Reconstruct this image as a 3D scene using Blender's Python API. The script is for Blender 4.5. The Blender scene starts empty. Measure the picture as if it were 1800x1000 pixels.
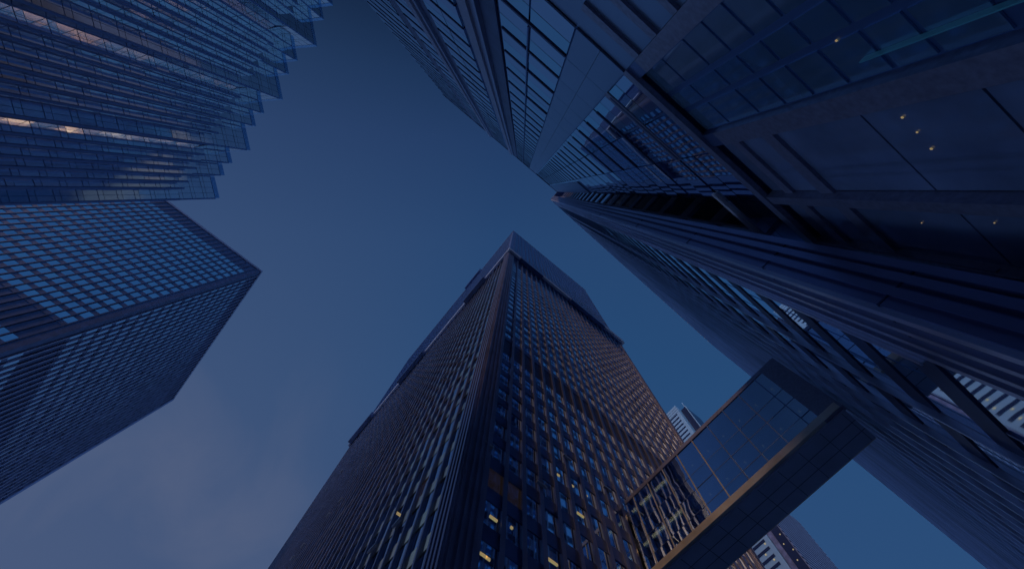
import bpy, math, random
from mathutils import Vector, Matrix
random.seed(7)
C = bpy.context.scene.collection
S = bpy.context.scene
K = 0.65            # metres per survey unit used for the building plans
CAMZ = 1.6

# ------------------------------------------------------------------ camera
f, zx, zy, h = 750.0, 917.5, 334.2, 0.6993       # focal length and zenith point measured for an 1800 px wide frame
zen = Vector((zx-900, zy-500, f)).normalized()
a0 = Vector((math.cos(h), math.sin(h), 0))
ax_a = (a0 - zen*(a0.dot(zen))).normalized()
ax_b = zen.cross(ax_a)
right = Vector((ax_a.x, ax_b.x, zen.x))
down = Vector((ax_a.y, ax_b.y, zen.y))
fwd = Vector((ax_a.z, ax_b.z, zen.z))
cam = bpy.data.objects.new('camera', bpy.data.cameras.new('camera'))
C.objects.link(cam)
cam.matrix_world = Matrix(((right.x, -down.x, -fwd.x, 0), (right.y, -down.y, -fwd.y, 0), (right.z, -down.z, -fwd.z, CAMZ), (0, 0, 0, 1)))
cam.data.sensor_width = 36
cam.data.lens = 36*f/1800
cam.data.clip_end = 6000
cam.data.clip_start = 0.05
S.camera = cam

def project(X, Y, Z):
    v = Vector((X, Y, Z-CAMZ)); d = v.dot(fwd)
    if d < 0.1: return None
    return (900+f*v.dot(right)/d, 500+f*v.dot(down)/d)

# ------------------------------------------------------------------ sky, sun, exposure
W = bpy.data.worlds.new('World'); S.world = W; W.use_nodes = True
nt = W.node_tree; N = nt.nodes; L = nt.links
bg = N['Background']
SUN_EL, SUN_AZ = math.radians(44), math.radians(190)     # azimuth of the sun measured from +X towards +Y
sky = N.new('ShaderNodeTexSky'); sky.sky_type = 'NISHITA'; sky.sun_disc = False
sky.sun_elevation = SUN_EL; sky.sun_rotation = math.radians(90)-SUN_AZ
sky.air_density = 1.0; sky.dust_density = 0.6; sky.ozone_density = 3.0
def wn(t, **k):
    n = N.new(t)
    for a, b in k.items(): setattr(n, a, b)
    return n
tc = wn('ShaderNodeTexCoord')
def dotv(v):
    n = wn('ShaderNodeVectorMath', operation='DOT_PRODUCT'); n.inputs[1].default_value = v
    L.new(tc.outputs['Generated'], n.inputs[0]); return n.outputs['Value']
glow = dotv(tuple(down))                     # towards the after-glow on the horizon
rmp = wn('ShaderNodeMapRange'); rmp.inputs['From Min'].default_value = -1.0; rmp.inputs['From Max'].default_value = 0.64
L.new(glow, rmp.inputs['Value'])
cr = wn('ShaderNodeValToRGB')
els = cr.color_ramp.elements
els[0].position = 0.0; els[0].color = (.0200, .0680, .180, 1)
els[1].position = 1.0; els[1].color = (.0310, .0780, .188, 1)
def tp(t): return (t+1)/1.64
for t_, c in ((-.70, (.0190, .0640, .168)), (-.60, (.0040, .0130, .040)), (-.54, (.0042, .0135, .043)), (-.44, (.0090, .0280, .082)), (-.32, (.0140, .0400, .116)), (-.10, (.0180, .0560, .150)), (.20, (.0180, .0650, .170)), (.50, (.0240, .0710, .180))):
    e = els.new(tp(t_)); e.color = (*c, 1)
L.new(rmp.outputs['Result'], cr.inputs['Fac'])
side = dotv(tuple(-right))
rs = wn('ShaderNodeMapRange'); rs.inputs['From Min'].default_value = 0.02; rs.inputs['From Max'].default_value = 0.75
L.new(side, rs.inputs['Value'])
rg = wn('ShaderNodeMapRange'); rg.inputs['From Min'].default_value = -0.55; rg.inputs['From Max'].default_value = 0.55; L.new(glow, rg.inputs['Value'])
mul = wn('ShaderNodeMath', operation='MULTIPLY'); L.new(rs.outputs['Result'], mul.inputs[0]); L.new(rg.outputs['Result'], mul.inputs[1])
mx = wn('ShaderNodeMix', data_type='RGBA'); mx.inputs["B"].default_value = (.072, .100, .188, 1)
L.new(mul.outputs['Value'], mx.inputs['Factor']); L.new(cr.outputs['Color'], mx.inputs['A'])
# thin wisps of cloud near the glow
no = wn('ShaderNodeTexNoise'); no.inputs['Scale'].default_value = 2.6; no.inputs['Detail'].default_value = 6; no.inputs['Distortion'].default_value = .6
mp = wn('ShaderNodeMapping'); mp.inputs['Scale'].default_value = (1.2, 1.0, 1.6); mp.inputs['Rotation'].default_value = (.3, .2, .9)
L.new(tc.outputs['Generated'], mp.inputs['Vector']); L.new(mp.outputs['Vector'], no.inputs['Vector'])
nr = wn('ShaderNodeMapRange'); nr.inputs['From Min'].default_value = .46; nr.inputs['From Max'].default_value = .68
L.new(no.outputs['Fac'], nr.inputs['Value'])
g2 = wn('ShaderNodeMapRange'); g2.inputs['From Min'].default_value = .30; g2.inputs['From Max'].default_value = .75
L.new(mul.outputs['Value'], g2.inputs['Value'])
m3 = wn('ShaderNodeMath', operation='MULTIPLY'); L.new(nr.outputs['Result'], m3.inputs[0]); L.new(g2.outputs['Result'], m3.inputs[1])
m4 = wn('ShaderNodeMath', operation='MULTIPLY'); L.new(m3.outputs['Value'], m4.inputs[0]); m4.inputs[1].default_value = .62
mc = wn('ShaderNodeMix', data_type='RGBA'); mc.inputs['B'].default_value = (.115, .135, .215, 1)
L.new(m4.outputs['Value'], mc.inputs['Factor']); L.new(mx.outputs['Result'], mc.inputs['A'])
# the physical sky adds its own gradient to the dusk colours
sc = wn('ShaderNodeVectorMath', operation='SCALE'); sc.inputs['Scale'].default_value = 0.005
L.new(sky.outputs['Color'], sc.inputs[0])
tint = wn('ShaderNodeVectorMath', operation='MULTIPLY'); tint.inputs[1].default_value = (.25, .5, .8); L.new(sc.outputs[0], tint.inputs[0])
add = wn('ShaderNodeVectorMath', operation='ADD'); L.new(mc.outputs['Result'], add.inputs[0]); L.new(tint.outputs[0], add.inputs[1])
# brightening added to the unseen low sky all round, lifts facades and soffits
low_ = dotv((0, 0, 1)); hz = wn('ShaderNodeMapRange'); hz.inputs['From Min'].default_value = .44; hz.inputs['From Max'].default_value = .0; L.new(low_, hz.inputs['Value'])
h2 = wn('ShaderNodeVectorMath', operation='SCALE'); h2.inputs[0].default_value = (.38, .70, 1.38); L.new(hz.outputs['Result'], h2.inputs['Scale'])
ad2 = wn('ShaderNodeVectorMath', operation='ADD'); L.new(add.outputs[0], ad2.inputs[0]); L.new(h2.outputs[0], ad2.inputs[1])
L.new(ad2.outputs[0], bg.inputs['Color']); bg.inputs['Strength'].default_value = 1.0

sun = bpy.data.objects.new('sun', bpy.data.lights.new('sun', 'SUN')); C.objects.link(sun)
sun.data.energy = 0.34; sun.data.angle = math.radians(6); sun.data.color = (1.0, .66, .36)
sd = Vector((math.cos(SUN_EL)*math.cos(SUN_AZ), math.cos(SUN_EL)*math.sin(SUN_AZ), math.sin(SUN_EL)))
sun.rotation_euler = (-sd).to_track_quat('-Z', 'Y').to_euler()
sun.location = sd*400

S.view_settings.view_transform = 'Standard'; S.view_settings.look = 'None'
S.view_settings.exposure = 0; S.view_settings.gamma = 1
S.render.engine = 'CYCLES'
S.cycles.sample_clamp_indirect = .6; S.cycles.max_bounces = 8; S.cycles.glossy_bounces = 5; S.cycles.transparent_max_bounces = 12

# ------------------------------------------------------------------ materials
def mat(name, col, rough=.5, metal=0., noise=0., nscale=.3, bump=0., bscale=.15, emit=None, spec=.5, stretch=(1, 1, 1)):
    m = bpy.data.materials.new(name); m.use_nodes = True
    t = m.node_tree; b = t.nodes['Principled BSDF']
    b.inputs['Base Color'].default_value = (*col, 1); b.inputs['Roughness'].default_value = rough
    b.inputs['Metallic'].default_value = metal; b.inputs['Specular IOR Level'].default_value = spec
    if emit:
        b.inputs['Emission Color'].default_value = (*emit[0], 1); b.inputs['Emission Strength'].default_value = emit[1]
    g = t.nodes.new('ShaderNodeNewGeometry')
    mpn = t.nodes.new('ShaderNodeMapping'); mpn.inputs['Scale'].default_value = stretch
    t.links.new(g.outputs['Position'], mpn.inputs['Vector'])
    if noise:
        n = t.nodes.new('ShaderNodeTexNoise'); n.inputs['Scale'].default_value = nscale; n.inputs['Detail'].default_value = 5
        t.links.new(mpn.outputs['Vector'], n.inputs['Vector'])
        r = t.nodes.new('ShaderNodeMapRange'); r.inputs['From Min'].default_value = .3; r.inputs['From Max'].default_value = .7
        r.inputs['To Min'].default_value = 1-noise; r.inputs['To Max'].default_value = 1+noise
        t.links.new(n.outputs['Fac'], r.inputs['Value'])
        x = t.nodes.new('ShaderNodeVectorMath'); x.operation = 'SCALE'; x.inputs[0].default_value = col
        t.links.new(r.outputs['Result'], x.inputs['Scale']); t.links.new(x.outputs[0], b.inputs['Base Color'])
    if bump:
        n = t.nodes.new('ShaderNodeTexNoise'); n.inputs['Scale'].default_value = bscale; n.inputs['Detail'].default_value = 1.5
        t.links.new(mpn.outputs['Vector'], n.inputs['Vector'])
        bp = t.nodes.new('ShaderNodeBump'); bp.inputs['Strength'].default_value = 1; bp.inputs['Distance'].default_value = bump
        t.links.new(n.outputs['Fac'], bp.inputs['Height']); t.links.new(bp.outputs['Normal'], b.inputs['Normal'])
    return m
M = {}
M['bronze'] = mat('bronze_steel', (.15, .21, .40), .34, .7, .25, .35)
M['bronze_spandrel'] = mat('bronze_spandrel', (.30, .30, .46), .34, .65, .3, .5)
M['spandrel_glint'] = mat('glint_spandrel', (.98, .68, .42), .16, .95, .45, .12, .02, .3)  # warm reflected glints put into the base colour, patchy by noise
M['glass_near'] = mat('near_glass', (.62, .82, 1.0), .02, 1, .1, .4, .0015, .3)
M['bronze_flange'] = mat('bronze_flange', (.36, .34, .46), .36, .7, .2, .4)
M['steel_near'] = mat('near_steel', (.26, .28, .45), .30, .85, .2, .3, stretch=(1, 1, .1))
M['fin_pale'] = mat('pale_fin', (.70, .70, .84), .32, .8, .25, .5, stretch=(1, 1, .15))
M['rail_pale'] = mat('pale_rail', (.95, .80, .66), .45, .1, .25, .4)
M['matte'] = mat('matte_stone', (.14, .16, .22), .7)
M['beige'] = mat('beige_stone', (.42, .38, .32), .7, 0, .1, .2)
M['louvre'] = mat('louvre_black', (.075, .11, .22), .45, .5, .2, .8)
M['glass_tower'] = mat('tower_glass', (.64, .84, .98), .03, 1, .12, .4, .006, .35)
M['glass_dark'] = mat('dark_glass', (.42, .50, .62), .03, 1, .2, .4, .02, .30)
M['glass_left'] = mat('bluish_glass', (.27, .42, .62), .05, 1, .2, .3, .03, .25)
M['glass_gold'] = mat('mirror_glass', (1.0, .95, .94), .10, 1, .06, .3, .008, .30)
M['glass_parapet'] = mat('parapet_glass', (.36, .62, .90), .1, .8)
M['frame_blue'] = mat('frame_blue', (.12, .22, .44), .38, .6)
M['panel'] = mat('satin_panel', (.27, .35, .49), .30, .8, .05, .2)
M['silver_glass'] = mat('silver_glass', (.50, .60, .74), .02, 1, .06, .2, .02, .16)
M['teal_glass'] = mat('teal_glass', (.42, .72, .82), .02, 1, .06, .2, .02, .16)
M['pier'] = mat('granite_pier', (.30, .30, .41), .34, .3, .18, 6)
M['pier_light'] = mat('metal_pier', (.30, .36, .52), .35, .5, .05, .4)
M['lobby_glass'] = mat('lobby_glass', (.24, .30, .46), .07, .15, .25, .5, .01, .2)
M['lobby_teal'] = mat('lobby_teal', (.30, .52, .72), .06, .7, .1, .5, .01, .2)
M['white_clad'] = mat('white_cladding', (.46, .58, .62), .5, 0, .06, .1)
M['slot'] = mat('dark_slot', (.04, .055, .12), .25, .4)
M['ribbed'] = mat('ribbed_stone', (.34, .33, .42), .55, 0, .1, .2)
M['soffit'] = mat('soffit_panel', (.50, .56, .74), .55, 0, .1, .5)
M['slab_edge'] = mat('pale_ledge', (.80, .76, .80), .5, 0, .12, .6)
M['lamp'] = mat('warm_lamp', (.9, .7, .3), .5, emit=((1, .72, .32), .26))
M['bar'] = mat('warm_light_bar', (.9, .7, .3), .5, emit=((1, .58, .20), 2.0))
M['teal_gleam'] = mat('teal_edge_gleam', (.1, .4, .5), .3, emit=((.08, .36, .50), .02))  # faint emission stands in for the gleam on a glass edge
M['litroom'] = mat('lit_room_glass', (.34, .36, .44), .06, .9, emit=((1, .64, .32), .006))
M['white_frame'] = mat('white_frame', (.55, .56, .62), .4)
M['plaza'] = mat('plaza_stone', (.58, .57, .60), .6, 0, .2, .5)
M['asphalt'] = mat('pale_paving', (.45, .45, .47), .8, 0, .2, 1)
M['carpet'] = mat('bridge_floor', (.06, .06, .09), .8)
# clear bridge glass: part mirror, part see-through
m = bpy.data.materials.new('bridge_glass'); m.use_nodes = True; t = m.node_tree
for n in list(t.nodes):
    if n.type == 'BSDF_PRINCIPLED': t.nodes.remove(n)
go = t.nodes.new('ShaderNodeBsdfGlossy'); go.inputs['Roughness'].default_value = .02; go.inputs['Color'].default_value = (.66, .80, 1, 1)
tr = t.nodes.new('ShaderNodeBsdfTransparent'); tr.inputs['Color'].default_value = (.55, .70, .9, 1)
ms = t.nodes.new('ShaderNodeMixShader'); ms.inputs[0].default_value = .72
g = t.nodes.new('ShaderNodeNewGeometry')
n = t.nodes.new('ShaderNodeTexNoise'); n.inputs['Scale'].default_value = .25; t.links.new(g.outputs['Position'], n.inputs['Vector'])
bp = t.nodes.new('ShaderNodeBump'); bp.inputs['Distance'].default_value = .03; t.links.new(n.outputs['Fac'], bp.inputs['Height']); t.links.new(bp.outputs['Normal'], go.inputs['Normal'])
t.links.new(tr.outputs[0], ms.inputs[1]); t.links.new(go.outputs[0], ms.inputs[2])
t.links.new(ms.outputs[0], [q for q in t.nodes if q.type == 'OUTPUT_MATERIAL'][0].inputs['Surface'])
M['bridge_glass'] = m

# ------------------------------------------------------------------ mesh helpers (plans in survey units, heights above the eye)
BOXF = ((0, 3, 2, 1), (4, 5, 6, 7), (0, 1, 5, 4), (1, 2, 6, 5), (2, 3, 7, 6), (3, 0, 4, 7))
class Mesh:
    def __init__(s): s.v, s.f = [], []
    def box(s, x0, x1, y0, y1, z0, z1):
        i = len(s.v)
        s.v += [(x0, y0, z0), (x1, y0, z0), (x1, y1, z0), (x0, y1, z0), (x0, y0, z1), (x1, y0, z1), (x1, y1, z1), (x0, y1, z1)]
        s.f += [tuple(i+k for k in q) for q in BOXF]
        return s
    def obox(s, p, q, n, d0, d1, z0, z1, tilt=None):
        """upright box along plan segment p-q, reaching from d0 to d1 along the outward normal n"""
        i = len(s.v)
        c = [(p[0]+n[0]*d0, p[1]+n[1]*d0), (q[0]+n[0]*d0, q[1]+n[1]*d0), (q[0]+n[0]*d1, q[1]+n[1]*d1), (p[0]+n[0]*d1, p[1]+n[1]*d1)]
        top = c
        if tilt:
            a, b = tilt          # pane set a hair out of true: top leans, one side stands proud
            c = [c[0], c[1], (c[2][0]+n[0]*b, c[2][1]+n[1]*b), c[3]]
            top = [c[0], c[1], (c[2][0]+n[0]*a, c[2][1]+n[1]*a), (c[3][0]+n[0]*a, c[3][1]+n[1]*a)]
        s.v += [(*k, z0) for k in c]+[(*k, z1) for k in top]
        cross = (q[0]-p[0])*n[1]-(q[1]-p[1])*n[0]
        ff = BOXF if cross > 0 else tuple(tuple(reversed(k)) for k in BOXF)
        s.f += [tuple(i+k for k in q) for q in ff]
        return s
    def prism(s, pts, z0, z1):
        i = len(s.v); n = len(pts)
        s.v += [(x, y, z0) for x, y in pts]+[(x, y, z1) for x, y in pts]
        s.f += [tuple(i+k for k in reversed(range(n))), tuple(i+n+k for k in range(n))]
        s.f += [(i+k, i+(k+1) % n, i+n+(k+1) % n, i+n+k) for k in range(n)]
        return s
    def add(s, o):
        i = len(s.v); s.v += o.v; s.f += [tuple(i+k for k in q) for q in o.f]; return s
    def build(s, name, m, parent=None, ground=False):
        me = bpy.data.meshes.new(name)
        ox, oy = (parent['px'], parent['py']) if parent else (0, 0)
        lo = min(v[2] for v in s.v)
        vs = [((x-ox)*K*SF, (y-oy)*K*SF, (z*K*SF+CAMZ if z > -50 else 0.0)) for x, y, z in s.v]
        me.from_pydata(vs, [], s.f); me.update(); me.materials.append(m)
        o = bpy.data.objects.new(name, me); C.objects.link(o)
        if parent: o.parent = parent
        return o
G0 = -99       # marks the ground level
SF = 1.0       # extra plan scale of the building being drawn

def thing(name, px, py, label, cat, rot=0., group=None):
    o = bpy.data.objects.new(name, None); C.objects.link(o)
    o.location = (px*K*SF, py*K*SF, 0); o.rotation_euler.z = rot
    o['px'] = px; o['py'] = py; o['rot'] = rot
    o['label'] = label; o['category'] = cat
    if group: o['group'] = group
    return o

def score(parent, ms):
    c, s_ = math.cos(parent['rot']), math.sin(parent['rot']); pts = []
    for x, y, z in ms.v[:8]:
        dx, dy = (x-parent['px'])*K*SF, (y-parent['py'])*K*SF
        p = project(parent['px']*K*SF+dx*c-dy*s_, parent['py']*K*SF+dx*s_+dy*c, max(z, -2)*K*SF+CAMZ)
        if p is None: return 0
        pts.append(p)
    x0 = max(0, min(p[0] for p in pts)); x1 = min(1800, max(p[0] for p in pts))
    y0 = max(0, min(p[1] for p in pts)); y1 = min(1000, max(p[1] for p in pts))
    return max(0, x1-x0)*max(0, y1-y0)

def parts(name, items, m, parent, limit=100):
    """items: list of Mesh; the largest in view become parts of their own, the rest one mass"""
    sc_ = sorted(((score(parent, i), k) for k, i in enumerate(items)), reverse=True)
    keep = [k for s_, k in sc_[:limit] if s_ > 0 or len(items) <= limit]
    ks = set(keep); rest = Mesh()
    for k in keep: items[k].build(name, m, parent)
    for k, i in enumerate(items):
        if k not in ks: rest.add(i)
    if rest.v:
        o = rest.build(name+'_field', m, parent); o['kind'] = 'stuff'

def ibeam(p, d, n, w, dep, z0, z1, web=.35):
    """steel I section fixed to the face: web and outer flange (p plan point, d along the face, n outward)"""
    me = Mesh(); hw = w*web/2
    me.obox((p[0]-d[0]*hw, p[1]-d[1]*hw), (p[0]+d[0]*hw, p[1]+d[1]*hw), n, 0, dep*.86, z0, z1)
    me.obox((p[0]-d[0]*w/2, p[1]-d[1]*w/2), (p[0]+d[0]*w/2, p[1]+d[1]*w/2), n, dep*.86, dep, z0, z1)
    return me

def facade(parent, p0, d, n, nb, mod, floors, win, mats, blind=(), beam=(.34, .55), wtilt=.02, lit=(), inset=.0, zbeam=None, glass2=None, extra=None):
    """curtain wall: nb bays of width mod from plan point p0 along d; floors = list of (z_bottom, z_top)"""
    wins, spans, beams, lits, dark = [], [], [], [], []
    P = lambda s: (p0[0]+d[0]*s, p0[1]+d[1]*s)
    for k, (z0, z1) in enumerate(floors):
        hgt = z1-z0
        if k in blind: 
            dark.append(Mesh().obox(P(0), P(nb*mod), n, 0, .06, z0+.25*hgt*0, z1)); continue
        spans.append(Mesh().obox(P(0), P(nb*mod), n, 0, .16, z0, z0+hgt*(1-win)))
        for b in range(nb):
            t = (random.gauss(0, wtilt), random.gauss(0, wtilt))
            w = Mesh().obox(P(b*mod+.12), P((b+1)*mod-.12), n, -.05, .07, z0+hgt*(1-win)+.05, z1-.05, t)
            (lits if (k, b) in lit else wins).append(w)
    zb = zbeam or (floors[0][0], floors[-1][1])
    for b in range(nb+1):
        if extra and b in extra: continue
        beams.append(ibeam(P(b*mod), d, n, beam[0], beam[1], *zb))
    parts('window', wins, mats[0], parent)
    parts('spandrel', spans, mats[1], parent)
    parts('mullion', beams, mats[2], parent)
    if lits: parts('lit_window', lits, M['litroom'], parent)
    if dark: parts('louvre_band', dark, M['louvre'], parent)

def seq(z0, z1, step): 
    n_ = max(1, round((z1-z0)/step)); s_ = (z1-z0)/n_
    return [(z0+i*s_, z0+(i+1)*s_) for i in range(n_)]

# ------------------------------------------------------------------ ground
def ground_piece(name, x0, x1, y0, y1, z, m, thick=None):
    me = bpy.data.meshes.new(name)
    if thick:
        b = Mesh().box(x0, x1, y0, y1, 0, 1)
        vs = [(x, y, z if w else z-thick) for x, y, w in b.v]; fs = b.f
    else:
        vs = [(x0, y0, z), (x1, y0, z), (x1, y1, z), (x0, y1, z)]; fs = [(0, 1, 2, 3)]
    me.from_pydata(vs, [], fs); me.update(); me.materials.append(m)
    o = bpy.data.objects.new(name, me); C.objects.link(o); o['kind'] = 'structure'; return o
ground_piece('ground', -2500, 2500, -2500, 2500, -.12, M['asphalt'])
ground_piece('pavement', -9, 12, -6.5, 60, .0, M['plaza'], .12)
ground_piece('plaza', -52, -16, -30, 78, .0, M['plaza'], .12)

# ------------------------------------------------------------------ left black tower
H = 230
t = thing('steel_tower', -84.1, 125.9, 'black steel tower at the left edge with a grid of blue windows', 'skyscraper')
core = Mesh().box(-205, -84.1, 125.9, 226.3, G0, H-1).build('body', M['bronze'], t)
fl = seq(0, 115.5, 5.5)+[(115.5, 121.5), (121.5, 127.3)]+seq(127.3, 219.5, 5.55)+[(219.5, 224.5), (224.5, H)]
nf = len(fl); bl = {21, 22, nf-1, nf-2}
facade(t, (-86.8, 125.9), (-1, 0), (0, -1), 41, 2.83, fl, .66, (M['glass_tower'], M['louvre'], M['louvre']), bl, (.42, .34), .015)
facade(t, (-84.1, 128.4), (0, 1), (1, 0), 34, 2.83, fl, .74, (M['glass_tower'], M['louvre'], M['bronze_flange']), bl, (.34, .58), .015)
Mesh().box(-86.9, -83.9, 125.7, 128.5, G0, H).build('corner_column', M['louvre'], t)
Mesh().box(-86.8, -83.4, 224.8, 227, G0, H).build('corner_column', M['bronze'], t)
Mesh().box(-205, -83.6, 125.4, 227, H-1, H+.6).build('roof', M['bronze_flange'], t)

# ------------------------------------------------------------------ central tower
t = thing('mullioned_tower', 14.3, 27.25, 'dark tower in the centre with close upright mullions and a pale ledge', 'skyscraper')
HS, HT = 208, 322
Mesh().box(14.3, 85.7, 27.25, 162, G0, HT-1).build('body', M['bronze'], t)
fl = seq(-2, 34, 12)+seq(34, 82, 5.1)+[(82, 89.7)]+seq(89.7, 205.5, 5.05)
kb = [i for i, z in enumerate(fl) if abs(z[0]-82) < .1]
low = [i for i, z in enumerate(fl) if 36 < z[0] < 41]
lit = {(low[0], 0), (low[0], 1)}
facade(t, (16.9, 27.25), (1, 0), (0, -1), 24, 2.80, fl, .62, (M['glass_tower'], M['bronze'], M['bronze_flange']), kb, (.62, .52), .02, lit)
facade(t, (14.3, 29.9), (0, 1), (-1, 0), 46, 2.83, fl, .62, (M['glass_left'], M['spandrel_glint'], M['bronze_flange']), (), (.36, .46), .03, {(5, 2)})
up = seq(210, HT-2, 5.6)
facade(t, (16.9, 27.25), (1, 0), (0, -1), 24, 2.80, up, .5, (M['glass_tower'], M['frame_blue'], M['bronze']), (), (.5, .35), .01)
facade(t, (14.3, 29.9), (0, 1), (-1, 0), 46, 2.83, up, .5, (M['glass_tower'], M['frame_blue'], M['bronze']), (), (.36, .35), .01)
def fluted(x0, x1, y0, y1, z0, z1, n, w, dep, dirs):
    """corner column with rounded ribs run up its faces"""
    out = Mesh().box(x0, x1, y0, y1, z0, z1)
    for nx, ny in dirs:
        for i in range(n):
            s_ = (i+.5)/n
            if nx: p = (x0 if nx < 0 else x1, y0+(y1-y0)*s_); d = (0, 1)
            else: p = (x0+(x1-x0)*s_, y0 if ny < 0 else y1); d = (1, 0)
            out.add(ibeam(p, d, (nx, ny), w, dep, z0, z1, .6))
    return out
fluted(13.6, 16.7, 26.5, 29.6, G0, HS-2, 4, .34, .3, ((-1, 0), (0, -1))).build('corner_column', M['bronze_flange'], t)
fluted(84.2, 86.2, 26.6, 28.6, G0, HS-2, 2, .34, .2, ((0, -1),)).build('corner_column', M['bronze_flange'], t)
Mesh().box(13.6, 87, 26.2, 163, 203.6, 205.4).build('ledge_soffit', M['bronze'], t)
Mesh().box(12.9, 88.2, 25.2, 164.2, 205.4, 209.8).build('ledge', M['slab_edge'], t)
for y0, y1 in ((44, 60), (94, 116), (140, 161)):
    Mesh().box(11.6, 13.9, y0, y1, 203.6, 206.6).build('service_gantry', M['bronze'], t)
for x0, x1 in ((20, 34), (52, 74)):
    Mesh().box(x0, x1, 24.7, 26.4, 202.6, 205.2).build('service_gantry', M['bronze'], t)
for y0, y1 in ((66, 84),):
    Mesh().box(12.6, 14.2, y0, y1, HT-6, HT+2).build('roof_parapet', M['bronze'], t)
Mesh().box(14, 86, 27, 162.3, HT-1, HT+.5).build('roof', M['bronze_flange'], t)
# small stainless window-washing brackets on the mullions
def on_plane(u, v, axis, val):
    d = Vector((u-900, v-500, f)); w = Vector((ax_a.dot(d), ax_b.dot(d), zen.dot(d))); k_ = val/w[axis]
    return w*k_
br = []
for u, v in ((599, 879), (698, 920), (654, 966), (577, 905), (532, 959), (514, 981), (670, 794), (701, 755), (649, 819), (724, 729), (613, 813), (601, 828), (574, 860), (806, 632), (782, 660), (646, 772)):
    p = on_plane(u, v, 0, 13.7); br.append(Mesh().box(13.45, 13.8, p.y-.9, p.y+.9, p.z, p.z+.3))
for u, v in ((857, 782), (997, 805), (952, 853), (1068, 860)):
    p = on_plane(u, v, 1, 26.6); br.append(Mesh().box(p.x-.8, p.x+.8, 26.4, 26.75, p.z, p.z+.3))
li = []
for u, v, w_ in ((868, 912, .5), (850, 977, .4), (858, 983, .25), (1021, 905, .6), (972, 988, .7), (982, 835, .25), (1007, 854, .25), (1031, 871, .25), (900, 928, .15), (700, 905, .2)):
    p = on_plane(u, v, 1, 27.1); li.append(Mesh().box(p.x-w_, p.x+w_, 27.08, 27.14, p.z, p.z+.28))
parts('ceiling_light', li, M['lamp'], t)
parts('bracket', br, M['white_frame'], t)

# ------------------------------------------------------------------ skybridge
t = thing('skybridge', 45.4, 11, 'enclosed glass footbridge joining the two dark towers with a black underside', 'footbridge')
BX0, BX1, BY0, BY1, B0, B1 = 42.7, 48.1, -4.3, 26.4, 45.0, 57.5
ys = [27.85-3.165*i for i in range(11)]
Mesh().box(BX0+.1, BX1-.1, BY0, BY1, 44.0, 45.0).build('soffit', M['soffit'], t)
Mesh().box(BX0-.35, BX0+.1, BY0, BY1, 44.3, 45.3).build('bottom_rail', M['rail_pale'], t)
Mesh().box(BX1-.1, BX1+.35, BY0, BY1, 44.3, 45.3).build('bottom_rail', M['rail_pale'], t)
parts('soffit_seam', [Mesh().box(BX0+.2, BX1-.2, y-.03, y+.03, 43.97, 44.0) for y in ys[1:] if y > BY0]+[Mesh().box(x-.03, x+.03, BY0, BY1, 43.98, 44.0) for x in (BX0+1.9, BX1-1.9)], M['louvre'], t)
Mesh().box(BX0-.15, BX1+.15, BY0, BY1, B1, B1+.7).build('roof', M['bronze_flange'], t)
Mesh().box(BX0+.4, BX1-.4, BY0, BY1, 50.3, 51.2).build('floor_deck', M['carpet'], t)
Mesh().box(BX0+.4, BX1-.4, BY0, BY1, B1-1, B1).build('ceiling', M['carpet'], t)
zs = [45.3, 47.1, 50.1, 52.5, B1]
for sx, x in ((-1, BX0), (1, BX1)):
    panes = []
    for i in range(10):
        ya, yb = max(ys[i+1], BY0), min(ys[i], BY1)
        for za, zb_ in zip(zs, zs[1:]):
            if yb-ya > .3:
                panes.append(Mesh().obox((x, ya+.05), (x, yb-.05), (sx, 0), -.04, .04, za+.05, zb_-.05, (random.gauss(0, .012), random.gauss(0, .012))))
    parts('window', panes, M['bridge_glass'], t)
    parts('mullion', [Mesh().box(x-.12, x+.12, y-.07, y+.07, 45, B1) for y in ys[1:] if y > 9], M['rail_pale'], t)  # gold light on these mullions is put in by a paler, warmer material
    parts('mullion', [Mesh().box(x-.12, x+.12, y-.07, y+.07, 45, B1) for y in ys[1:] if BY0 < y <= 9], M['bronze'], t)
    parts('rail', [Mesh().box(x-.06, x+.06, BY0, BY1, z-.04, z+.04) for z in zs[1:-1]], M['bronze'], t)
Mesh().box(BX0-.3, BX0+.4, -4.6, -2.0, 44.2, B1+.4).build('end_frame', M['pier'], t)
bars = []
for z in (50.0, 56.2):
    for i in range(10):
        if ys[i]-2.9 > BY0: bars.append(Mesh().box(BX0+.5, BX0+.75, ys[i]-2.9, min(ys[i], BY1)-.3, z-.16, z+.16))
warm = [b for b in bars if b.v[0][1] > 16]; cool = [b for b in bars if b.v[0][1] <= 16]
parts('light_bar', warm, M['bar'], t)
parts('ceiling_beam', cool, M['pier'], t)
lm = []
for i in range(9):
    y = 24-3.165*i
    lm.append(Mesh().box(44.6, 44.85, y, y+.25, 50.18, 50.28))
    lm.append(Mesh().box(44.6, 44.85, y, y+.25, 56.3, 56.4))
parts('downlight', lm, M['lamp'], t)

# ------------------------------------------------------------------ right dark tower (turned a little from the street grid)
RD = math.radians(1.5)
t = thing('black_tower', 15.7, -5.95, 'black steel tower on the right rising beside the viewer, with deep upright fins', 'skyscraper', RD)
HD = 243
Mesh().box(18.9, 145, -62, -6.3, G0, HD-1).build('body', M['bronze'], t)
fl = seq(-2, 19, 21)+seq(19, HD-12, 5.1)+[(HD-12, HD-6), (HD-6, HD)]
nf = len(fl)
facade(t, (19.4, -6.3), (1, 0), (0, 1), 44, 2.83, fl[1:], .64, (M['glass_near'], M['louvre'], M['fin_pale']), {nf-2, nf-3}, (.24, .56), .008, extra=(1, 2, 4))
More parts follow.
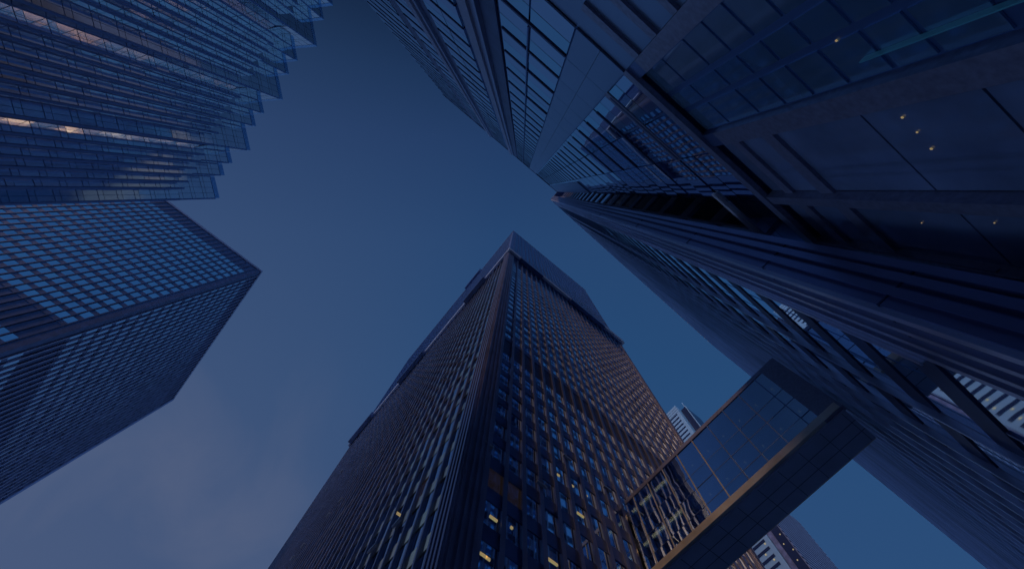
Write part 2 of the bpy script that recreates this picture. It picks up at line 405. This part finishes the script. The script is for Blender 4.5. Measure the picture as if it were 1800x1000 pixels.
# tall ground-floor glazing, flush and without fins
lg = [Mesh().obox((19.4+i*5.66+.08, -6.3), (19.4+(i+1)*5.66-.08, -6.3), (0, 1), -.05, .08, z0, z1, (random.gauss(0, .02), random.gauss(0, .02))) for i in range(22) for z0, z1 in ((-2, 8.5), (8.7, 18.6))]
parts('lobby_window', lg, M['glass_tower'], t)
parts('lobby_mullion', [Mesh().box(19.4+i*5.66-.12, 19.4+i*5.66+.12, -6.3, -6.12, G0, 18.8) for i in range(23)], M['bronze'], t)
# corner column with its steel sections
col = Mesh().box(15.7, 19.35, -8.6, -6.3, G0, HD)
for y in (-8.4, -7.75, -7.0):
    col.add(ibeam((15.7, y), (0, 1), (-1, 0), .42, .30, G0, HD, .4))
col.build('corner_column', M['steel_near'], t)
for i, (x, w) in enumerate(((15.9, .5), (17.0, .42), (18.1, .42), (19.1, .5))):
    ibeam((x, -6.3), (1, 0), (0, 1), w*.8, .30, G0, HD, .5).build('column_fin', M['fin_pale'], t)
parts('column_joint', [Mesh().box(15.66, 19.36, -8.62, -6.27, z, z+.10) for z in [12, 19, 28.5, 42, 61, 90, 130, 180]], M['louvre'], t)
# end wall: large windows between steel bands
ew, eb = [], []
zz = [19+9.45*i for i in range(24)]
for z0, z1 in zip(zz, zz[1:]):
    tb = min(z1, HD-2)
    for ya, yb in ((-8.7, -10.6), (-10.8, -16.8), (-17, -23)):
        ew.append(Mesh().obox((18.9, ya), (18.9, yb), (-1, 0), -.05, .08, z0+2.3, tb-.3, (random.gauss(0, .01), random.gauss(0, .01))))
    eb.append(Mesh().box(18.55, 18.9, -24, -8.6, z0-.3, z0+2.1))
parts('window', ew, M['glass_tower'], t)
parts('spandrel', eb, M['bronze_spandrel'], t)
parts('mullion', [Mesh().box(18.3, 18.9, y-.12, y+.12, 19, HD) for y in (-10.7, -16.9, -23)], M['bronze_flange'], t)
Mesh().box(15.6, 145.4, -62, -6.0, HD-1, HD+.8).build('roof', M['bronze'], t)

# ------------------------------------------------------------------ silver tower, upper right
t = thing('panelled_tower', -20, -10.4, 'silvery blue glass and panel tower overhead with stone piers at its foot', 'skyscraper')
YS = -10.4; HV = 217
Mesh().box(-57, 2.0, -60, -12, 31.5, HV-1).build('body', M['matte'], t)
Mesh().box(-57, 14.0, -12, YS-.3, 31.5, HV-1).build('facade_frame', M['frame_blue'], t)
Mesh().box(14.0, 18.7, -12, YS-.3, 31.5, 37.8).build('wing', M['frame_blue'], t)
Mesh().box(-57, 18.5, -60, YS-.9, G0, 31.5).build('lobby', M['soffit'], t)
F = seq(38, HV-3.5, 6.87)
panels, wins, teals, gro = [], [], [], []
def pan(lst, x0, x1, z0, z1, pr=.05, tl=.0):
    lst.append(Mesh().obox((x0, YS), (x1, YS), (0, 1), -.3, pr, z0, z1, (random.gauss(0, tl), random.gauss(0, tl)) if tl else None))
FF = [(31.5, 38)]+F+[(F[-1][1], HV)]
for k, (z0, z1) in enumerate(FF):
    top = k >= len(FF)-1
    # broad panel bay
    for xa, xb in ((-3.85, -1.75), (-1.72, .42)): pan(panels, xa, xb, z0+.03, z1-.03)
    if z0 >= 107: pan(panels, 9.45, 13.95, z0+.03, z1-.03)
    bays = [(.48, 4.45), (4.5, 8.6)]+([(8.65, 13.95)] if z0 < 105 else [(8.65, 9.4)])+[(-7.75, -3.95), (-11.1, -7.85), (-21.6, -17.9), (-25.2, -21.65), (-36.2, -29.9), (-43, -39.5), (-50, -43.1), (-56.9, -50.1)]
    if k == 0: bays.append((14, 18.65))
    for xa, xb in bays:
        if top: pan(gro, xa, xb, z0+.5, z1-1.2, .02); pan(panels, xa, xb, z1-1.1, z1); continue
        pan(wins, xa+.04, xb-.04, z0+.04, z0+3.0, .06, .012)
        pan(teals if xa < 1 else wins, xa+.04, xb-.04, z0+3.1, z1-.5, .06, .012)
    if not top:
        for xa, xb in ((.9, 8.6), (-11.0, -4.0), (-25.2, -18), (-36.2, -30), (-56, -39.6)):
            pan(gro, xa, xb, z1-.46, z1-.10, .16)
parts('window', wins, M['silver_glass'], t)
parts('vision_window', teals, M['teal_glass'], t)
parts('wall_panel', panels, M['panel'], t)
parts('shadow_gap', gro, M['louvre'], t)
for x in (-15.2, -28.3):
    Mesh().box(x-.7, x+.7, YS, YS+.9, 31.5, HV).build('pier', M['pier'], t)
    Mesh().box(x+.7, x+1.5, YS, YS+.55, 31.5, HV).build('pier_cheek', M['pier_light'], t)
    Mesh().box(x+1.5, x+3.6, YS-.2, YS+.02, 31.5, HV).build('recess', M['louvre'], t)
Mesh().box(-39.4, -36.3, YS-.2, YS+.02, 31.5, HV).build('recess', M['louvre'], t)
Mesh().box(-7.86, -7.74, YS, YS+.25, 38, HV).build('mullion', M['frame_blue'], t)
Mesh().box(-57.3, 14.2, YS-1, YS+.25, HV-.9, HV+.3).build('parapet', M['panel'], t)
Mesh().box(.4, 8.7, YS, YS+.12, 37.2, 38.4).build('string_band', M['pier'], t)
Mesh().box(13.0, 18.75, YS, YS+.3, 37.7, 38.3).build('string_band', M['slab_edge'], t)
Mesh().box(.4, 18.7, YS-.2, YS+.14, 30.7, 31.6).build('string_band', M['pier'], t)
# stone-clad foot: piers, bands, lobby glass
for x0, x1 in ((.42, 1.45), (7.15, 8.25), (13.45, 14.15)):
    b = M['pier']
    Mesh().box(x0, x1, YS-1.4, YS+.05, G0, 28.8 if x0 < 13 else 30.7).build('pier', b, t)
    if x0 < 13: Mesh().box(x0, x1, YS-1.4, YS-.05, 28.85, 30.7).build('pier_head', M['bronze'], t)
for z0, z1 in ((27.6, 28.5), (24.2, 25.0), (21.2, 21.8)):
    Mesh().box(-3.95, .40, YS-.3, YS+.08, z0, z1).build('string_band', M['pier'], t)
for z0, z1 in ((28.1, 28.9), (24.5, 25.5)):
    Mesh().box(8.3, 18.7, YS-.6, YS-.35, z0, z1).build('transom', M['pier'], t)
Mesh().box(-57, .40, YS-2.2, YS-.1, G0, 31.4).build('foot_panel', M['panel'], t)
lg = []
for x0, x1 in ((8.3, 13.4), (14.2, 18.5)):
    for z0, z1 in ((-2.3, 13.9), (14, 18.6), (18.7, 30.6)):
        lg.append(Mesh().obox((x0, YS-.6), (x1, YS-.6), (0, 1), -.2, .05, z0, z1))
parts('lobby_window', lg, M['lobby_glass'], t)
lt = []
zc = [12, 14, 15.6, 17.6, 19.6, 21.6, 23.9, 27.2, 30.6]
for z0, z1 in zip(zc, zc[1:]):
    for x0, x1 in ((1.5, 3.5), (3.75, 5.0), (5.25, 7.1)):
        lt.append(Mesh().obox((x0+.05, YS-.5), (x1-.05, YS-.5), (0, 1), -.05, .04, z0+.12, z1-.12))
parts('lobby_window', lt, M['lobby_teal'], t)
Mesh().box(1.45, 7.15, YS-.88, YS-.54, G0, 30.7).build('lobby_frame', M['frame_blue'], t)
Mesh().box(6.22, 6.27, YS-.45, YS-.2, -2.3, 16.2).build('glass_edge', M['teal_gleam'], t)
Mesh().box(18.5, 18.7, YS-2, YS, G0, 31).build('corner_trim', M['pier'], t)
lamps = []
for u, v, w in ((1586, 207, .06), (1612, 233, .045), (1637, 262, .06), (1668, 471, .05), (1470, 72, .05), (1500, 100, .05), (1513, 117, .055), (1620, 392, .03), (1748, 392, .03)):
    p = on_plane(u, v, 1, YS-.5); lamps.append(Mesh().box(p.x-w*.6, p.x+w*.6, YS-.52, YS-.48, p.z-w*.6, p.z+w*.6))
parts('spotlight', lamps, M['lamp'], t)

# ------------------------------------------------------------------ sawtooth mirror-glass tower, upper left
SF = 0.8
t = thing('sawtooth_tower', -110, 40, 'mirror glass tower at the top left with a sawtooth wall of stepped corners', 'skyscraper')
HG = 200
upper, lower = [], []
y = 92.2
while y > -80:
    upper += [(-106.8, y), (-113.8, y-7), (-110.3, y-10.5), (-113.8, y-14), (-110.3, y-17.5), (-113.8, y-21)]
    lower += [(-106.8, y), (-109.6, y-3.0), (-107.6, y-5.1)]
    for k in range(5): lower += [(-109.4, y-6.8-3.4*k), (-107.6, y-8.5-3.4*k)]
    lower.append((-110.4, y-24.7))
    y -= 27.6
upper.append((-106.8, y)); lower.append((-106.8, y))
ZM = 176.0
for path, za, zb_ in ((upper, ZM, HG-2.4), (lower, G0, ZM)):
    Mesh().prism(([(x-.35, yy) for x, yy in path]+[(-148, y), (-148, 92.0)])[::-1], za, zb_).build('body', M['frame_blue'], t)
gw, gs, gp, gf = [], [], [], []
base = [HG-3.0-6.87*i for i in range(30)]
for path, lo_, hi_ in ((upper, ZM-1, 999), (lower, -99, ZM-1)):
    for (p, q) in zip(path, path[1:]):
        dx, dy = q[0]-p[0], q[1]-p[1]; ln = math.hypot(dx, dy); d = (dx/ln, dy/ln)
        n = (-d[1], d[0]) if -d[1] > 0 else (d[1], -d[0])
        nseg = 4 if ln > 8 else (2 if ln > 3.5 else 1)
        P = lambda s: (p[0]+d[0]*s, p[1]+d[1]*s)
        for z1 in base:
            z0 = z1-6.87
            if not (lo_ < z0+3 <= hi_): continue
            if lo_ == -99 and z1 < 20: continue
            for i in range(nseg):
                a_, b_ = ln*i/nseg, ln*(i+1)/nseg
                a_ += .06; b_ -= .06
                gw.append(Mesh().obox(P(a_), P(b_), n, -.2, .0, z0+2.05, z1-.12, (random.gauss(0, .02), random.gauss(0, .02))))
                gs.append(Mesh().obox(P(a_), P(b_), n, -.2, .0, z0+.12, z0+1.9, (random.gauss(0, .01), random.gauss(0, .01))))
        if path is upper: gp.append(Mesh().obox(P(.1), P(ln-.1), n, -.2, .0, HG-2.8, HG))
for i, p in enumerate(upper[:-1]): gf.append(Mesh().box(p[0]-.22, p[0]+.22, p[1]-.22, p[1]+.22, ZM, HG-2.8))
for i, p in enumerate(lower[:-1]):
    w_ = .3 if i % 2 == 0 else .16
    gf.append(Mesh().box(p[0]-w_, p[0]+w_, p[1]-w_, p[1]+w_, G0, ZM))
parts('window', gw, M['glass_gold'], t)
parts('spandrel_glass', gs, M['glass_gold'], t)
parts('parapet_glass', gp, M['glass_parapet'], t)
parts('corner_post', gf, M['frame_blue'], t)
SF = 1.0

# ------------------------------------------------------------------ far towers seen past the bridge
t = thing('white_tower', 295.7, 76.4, 'distant white tower with dark level window slots seen between the centre tower and the bridge', 'skyscraper')
HW = 462
Mesh().box(295.7, 350, 76.4, 150, G0, HW).build('body', M['white_clad'], t)
Mesh().box(304.8, 330, 69.2, 76.3, G0, HW-1).build('shaft', M['slot'], t)
Mesh().box(304.3, 305.1, 68.7, 69.5, G0, HW-1).build('shaft_corner', M['white_clad'], t)
sl = []
z = HW-16
while z > 120:
    sl.append(Mesh().box(295.4, 295.9, 80, 100, z, z+2.2)); sl.append(Mesh().box(295.4, 295.9, 103, 146, z, z+2.2)); z -= 6.4
parts('window_slot', sl, M['slot'], t)
parts('panel_joint', [Mesh().box(295.5, 295.75, 76.4, 150, HW-4.2*i, HW-4.2*i+.18) for i in (1, 2, 3)], M['slot'], t)
lm = [Mesh().box(295.2, 295.4, 80.6+(k*17 % 7), 81.6+(k*17 % 7), 215+6.4*k+5, 216.2+6.4*k+5) for k in range(9)]
parts('office_light', lm, M['lamp'], t)

t = thing('banded_tower', 296.5, 65.8, 'distant grey violet tower with fine level ribs seen below the bridge', 'skyscraper')
HB = 330
Mesh().box(297, 372, 65.8, 76.2, G0, HB).build('body', M['ribbed'], t)
parts('rib', [Mesh().box(297.2, 372, 65.3, 65.8, z, z+2.4) for z in [60+4.5*i for i in range(60)]], M['ribbed'], t)
parts('window_strip', [Mesh().box(297.2, 371.8, 65.6, 65.85, z+2.5, z+4.4) for z in [60+4.5*i for i in range(60)]], M['slot'], t)
Mesh().box(296.6, 297.1, 66.3, 72.4, G0, HB).build('side_glass', M['slot'], t)
Mesh().box(296.7, 297.05, 72.7, 76.1, G0, HB).build('side_panel', M['bronze_spandrel'], t)
parts('office_light', [Mesh().box(296.3, 296.6, 67+(k*13 % 5), 67.7+(k*13 % 5), 215+7*k, 215.8+7*k) for k in range(8)], M['lamp'], t)


t = thing('stone_tower', 0, -62, 'beige stone tower with small dark windows, seen mirrored in the sawtooth glass', 'skyscraper')
Mesh().box(0, 60, -118, -62, G0, 335).build('body', M['beige'], t)
parts('window', [Mesh().box(-.15, .2, -y-2.4, -y, z, z+2.2) for y in (64, 68.5, 73, 77.5, 82, 86.5, 91, 95.5, 100, 104.5, 109, 113) for z in range(150, 330, 6)], M['slot'], t)
Mesh().box(304.6, 305.4, 69.6, 70.4, 461, 470).build('mast', M['white_clad'], [o_ for o_ in bpy.data.objects if o_.name == 'white_tower'][0])
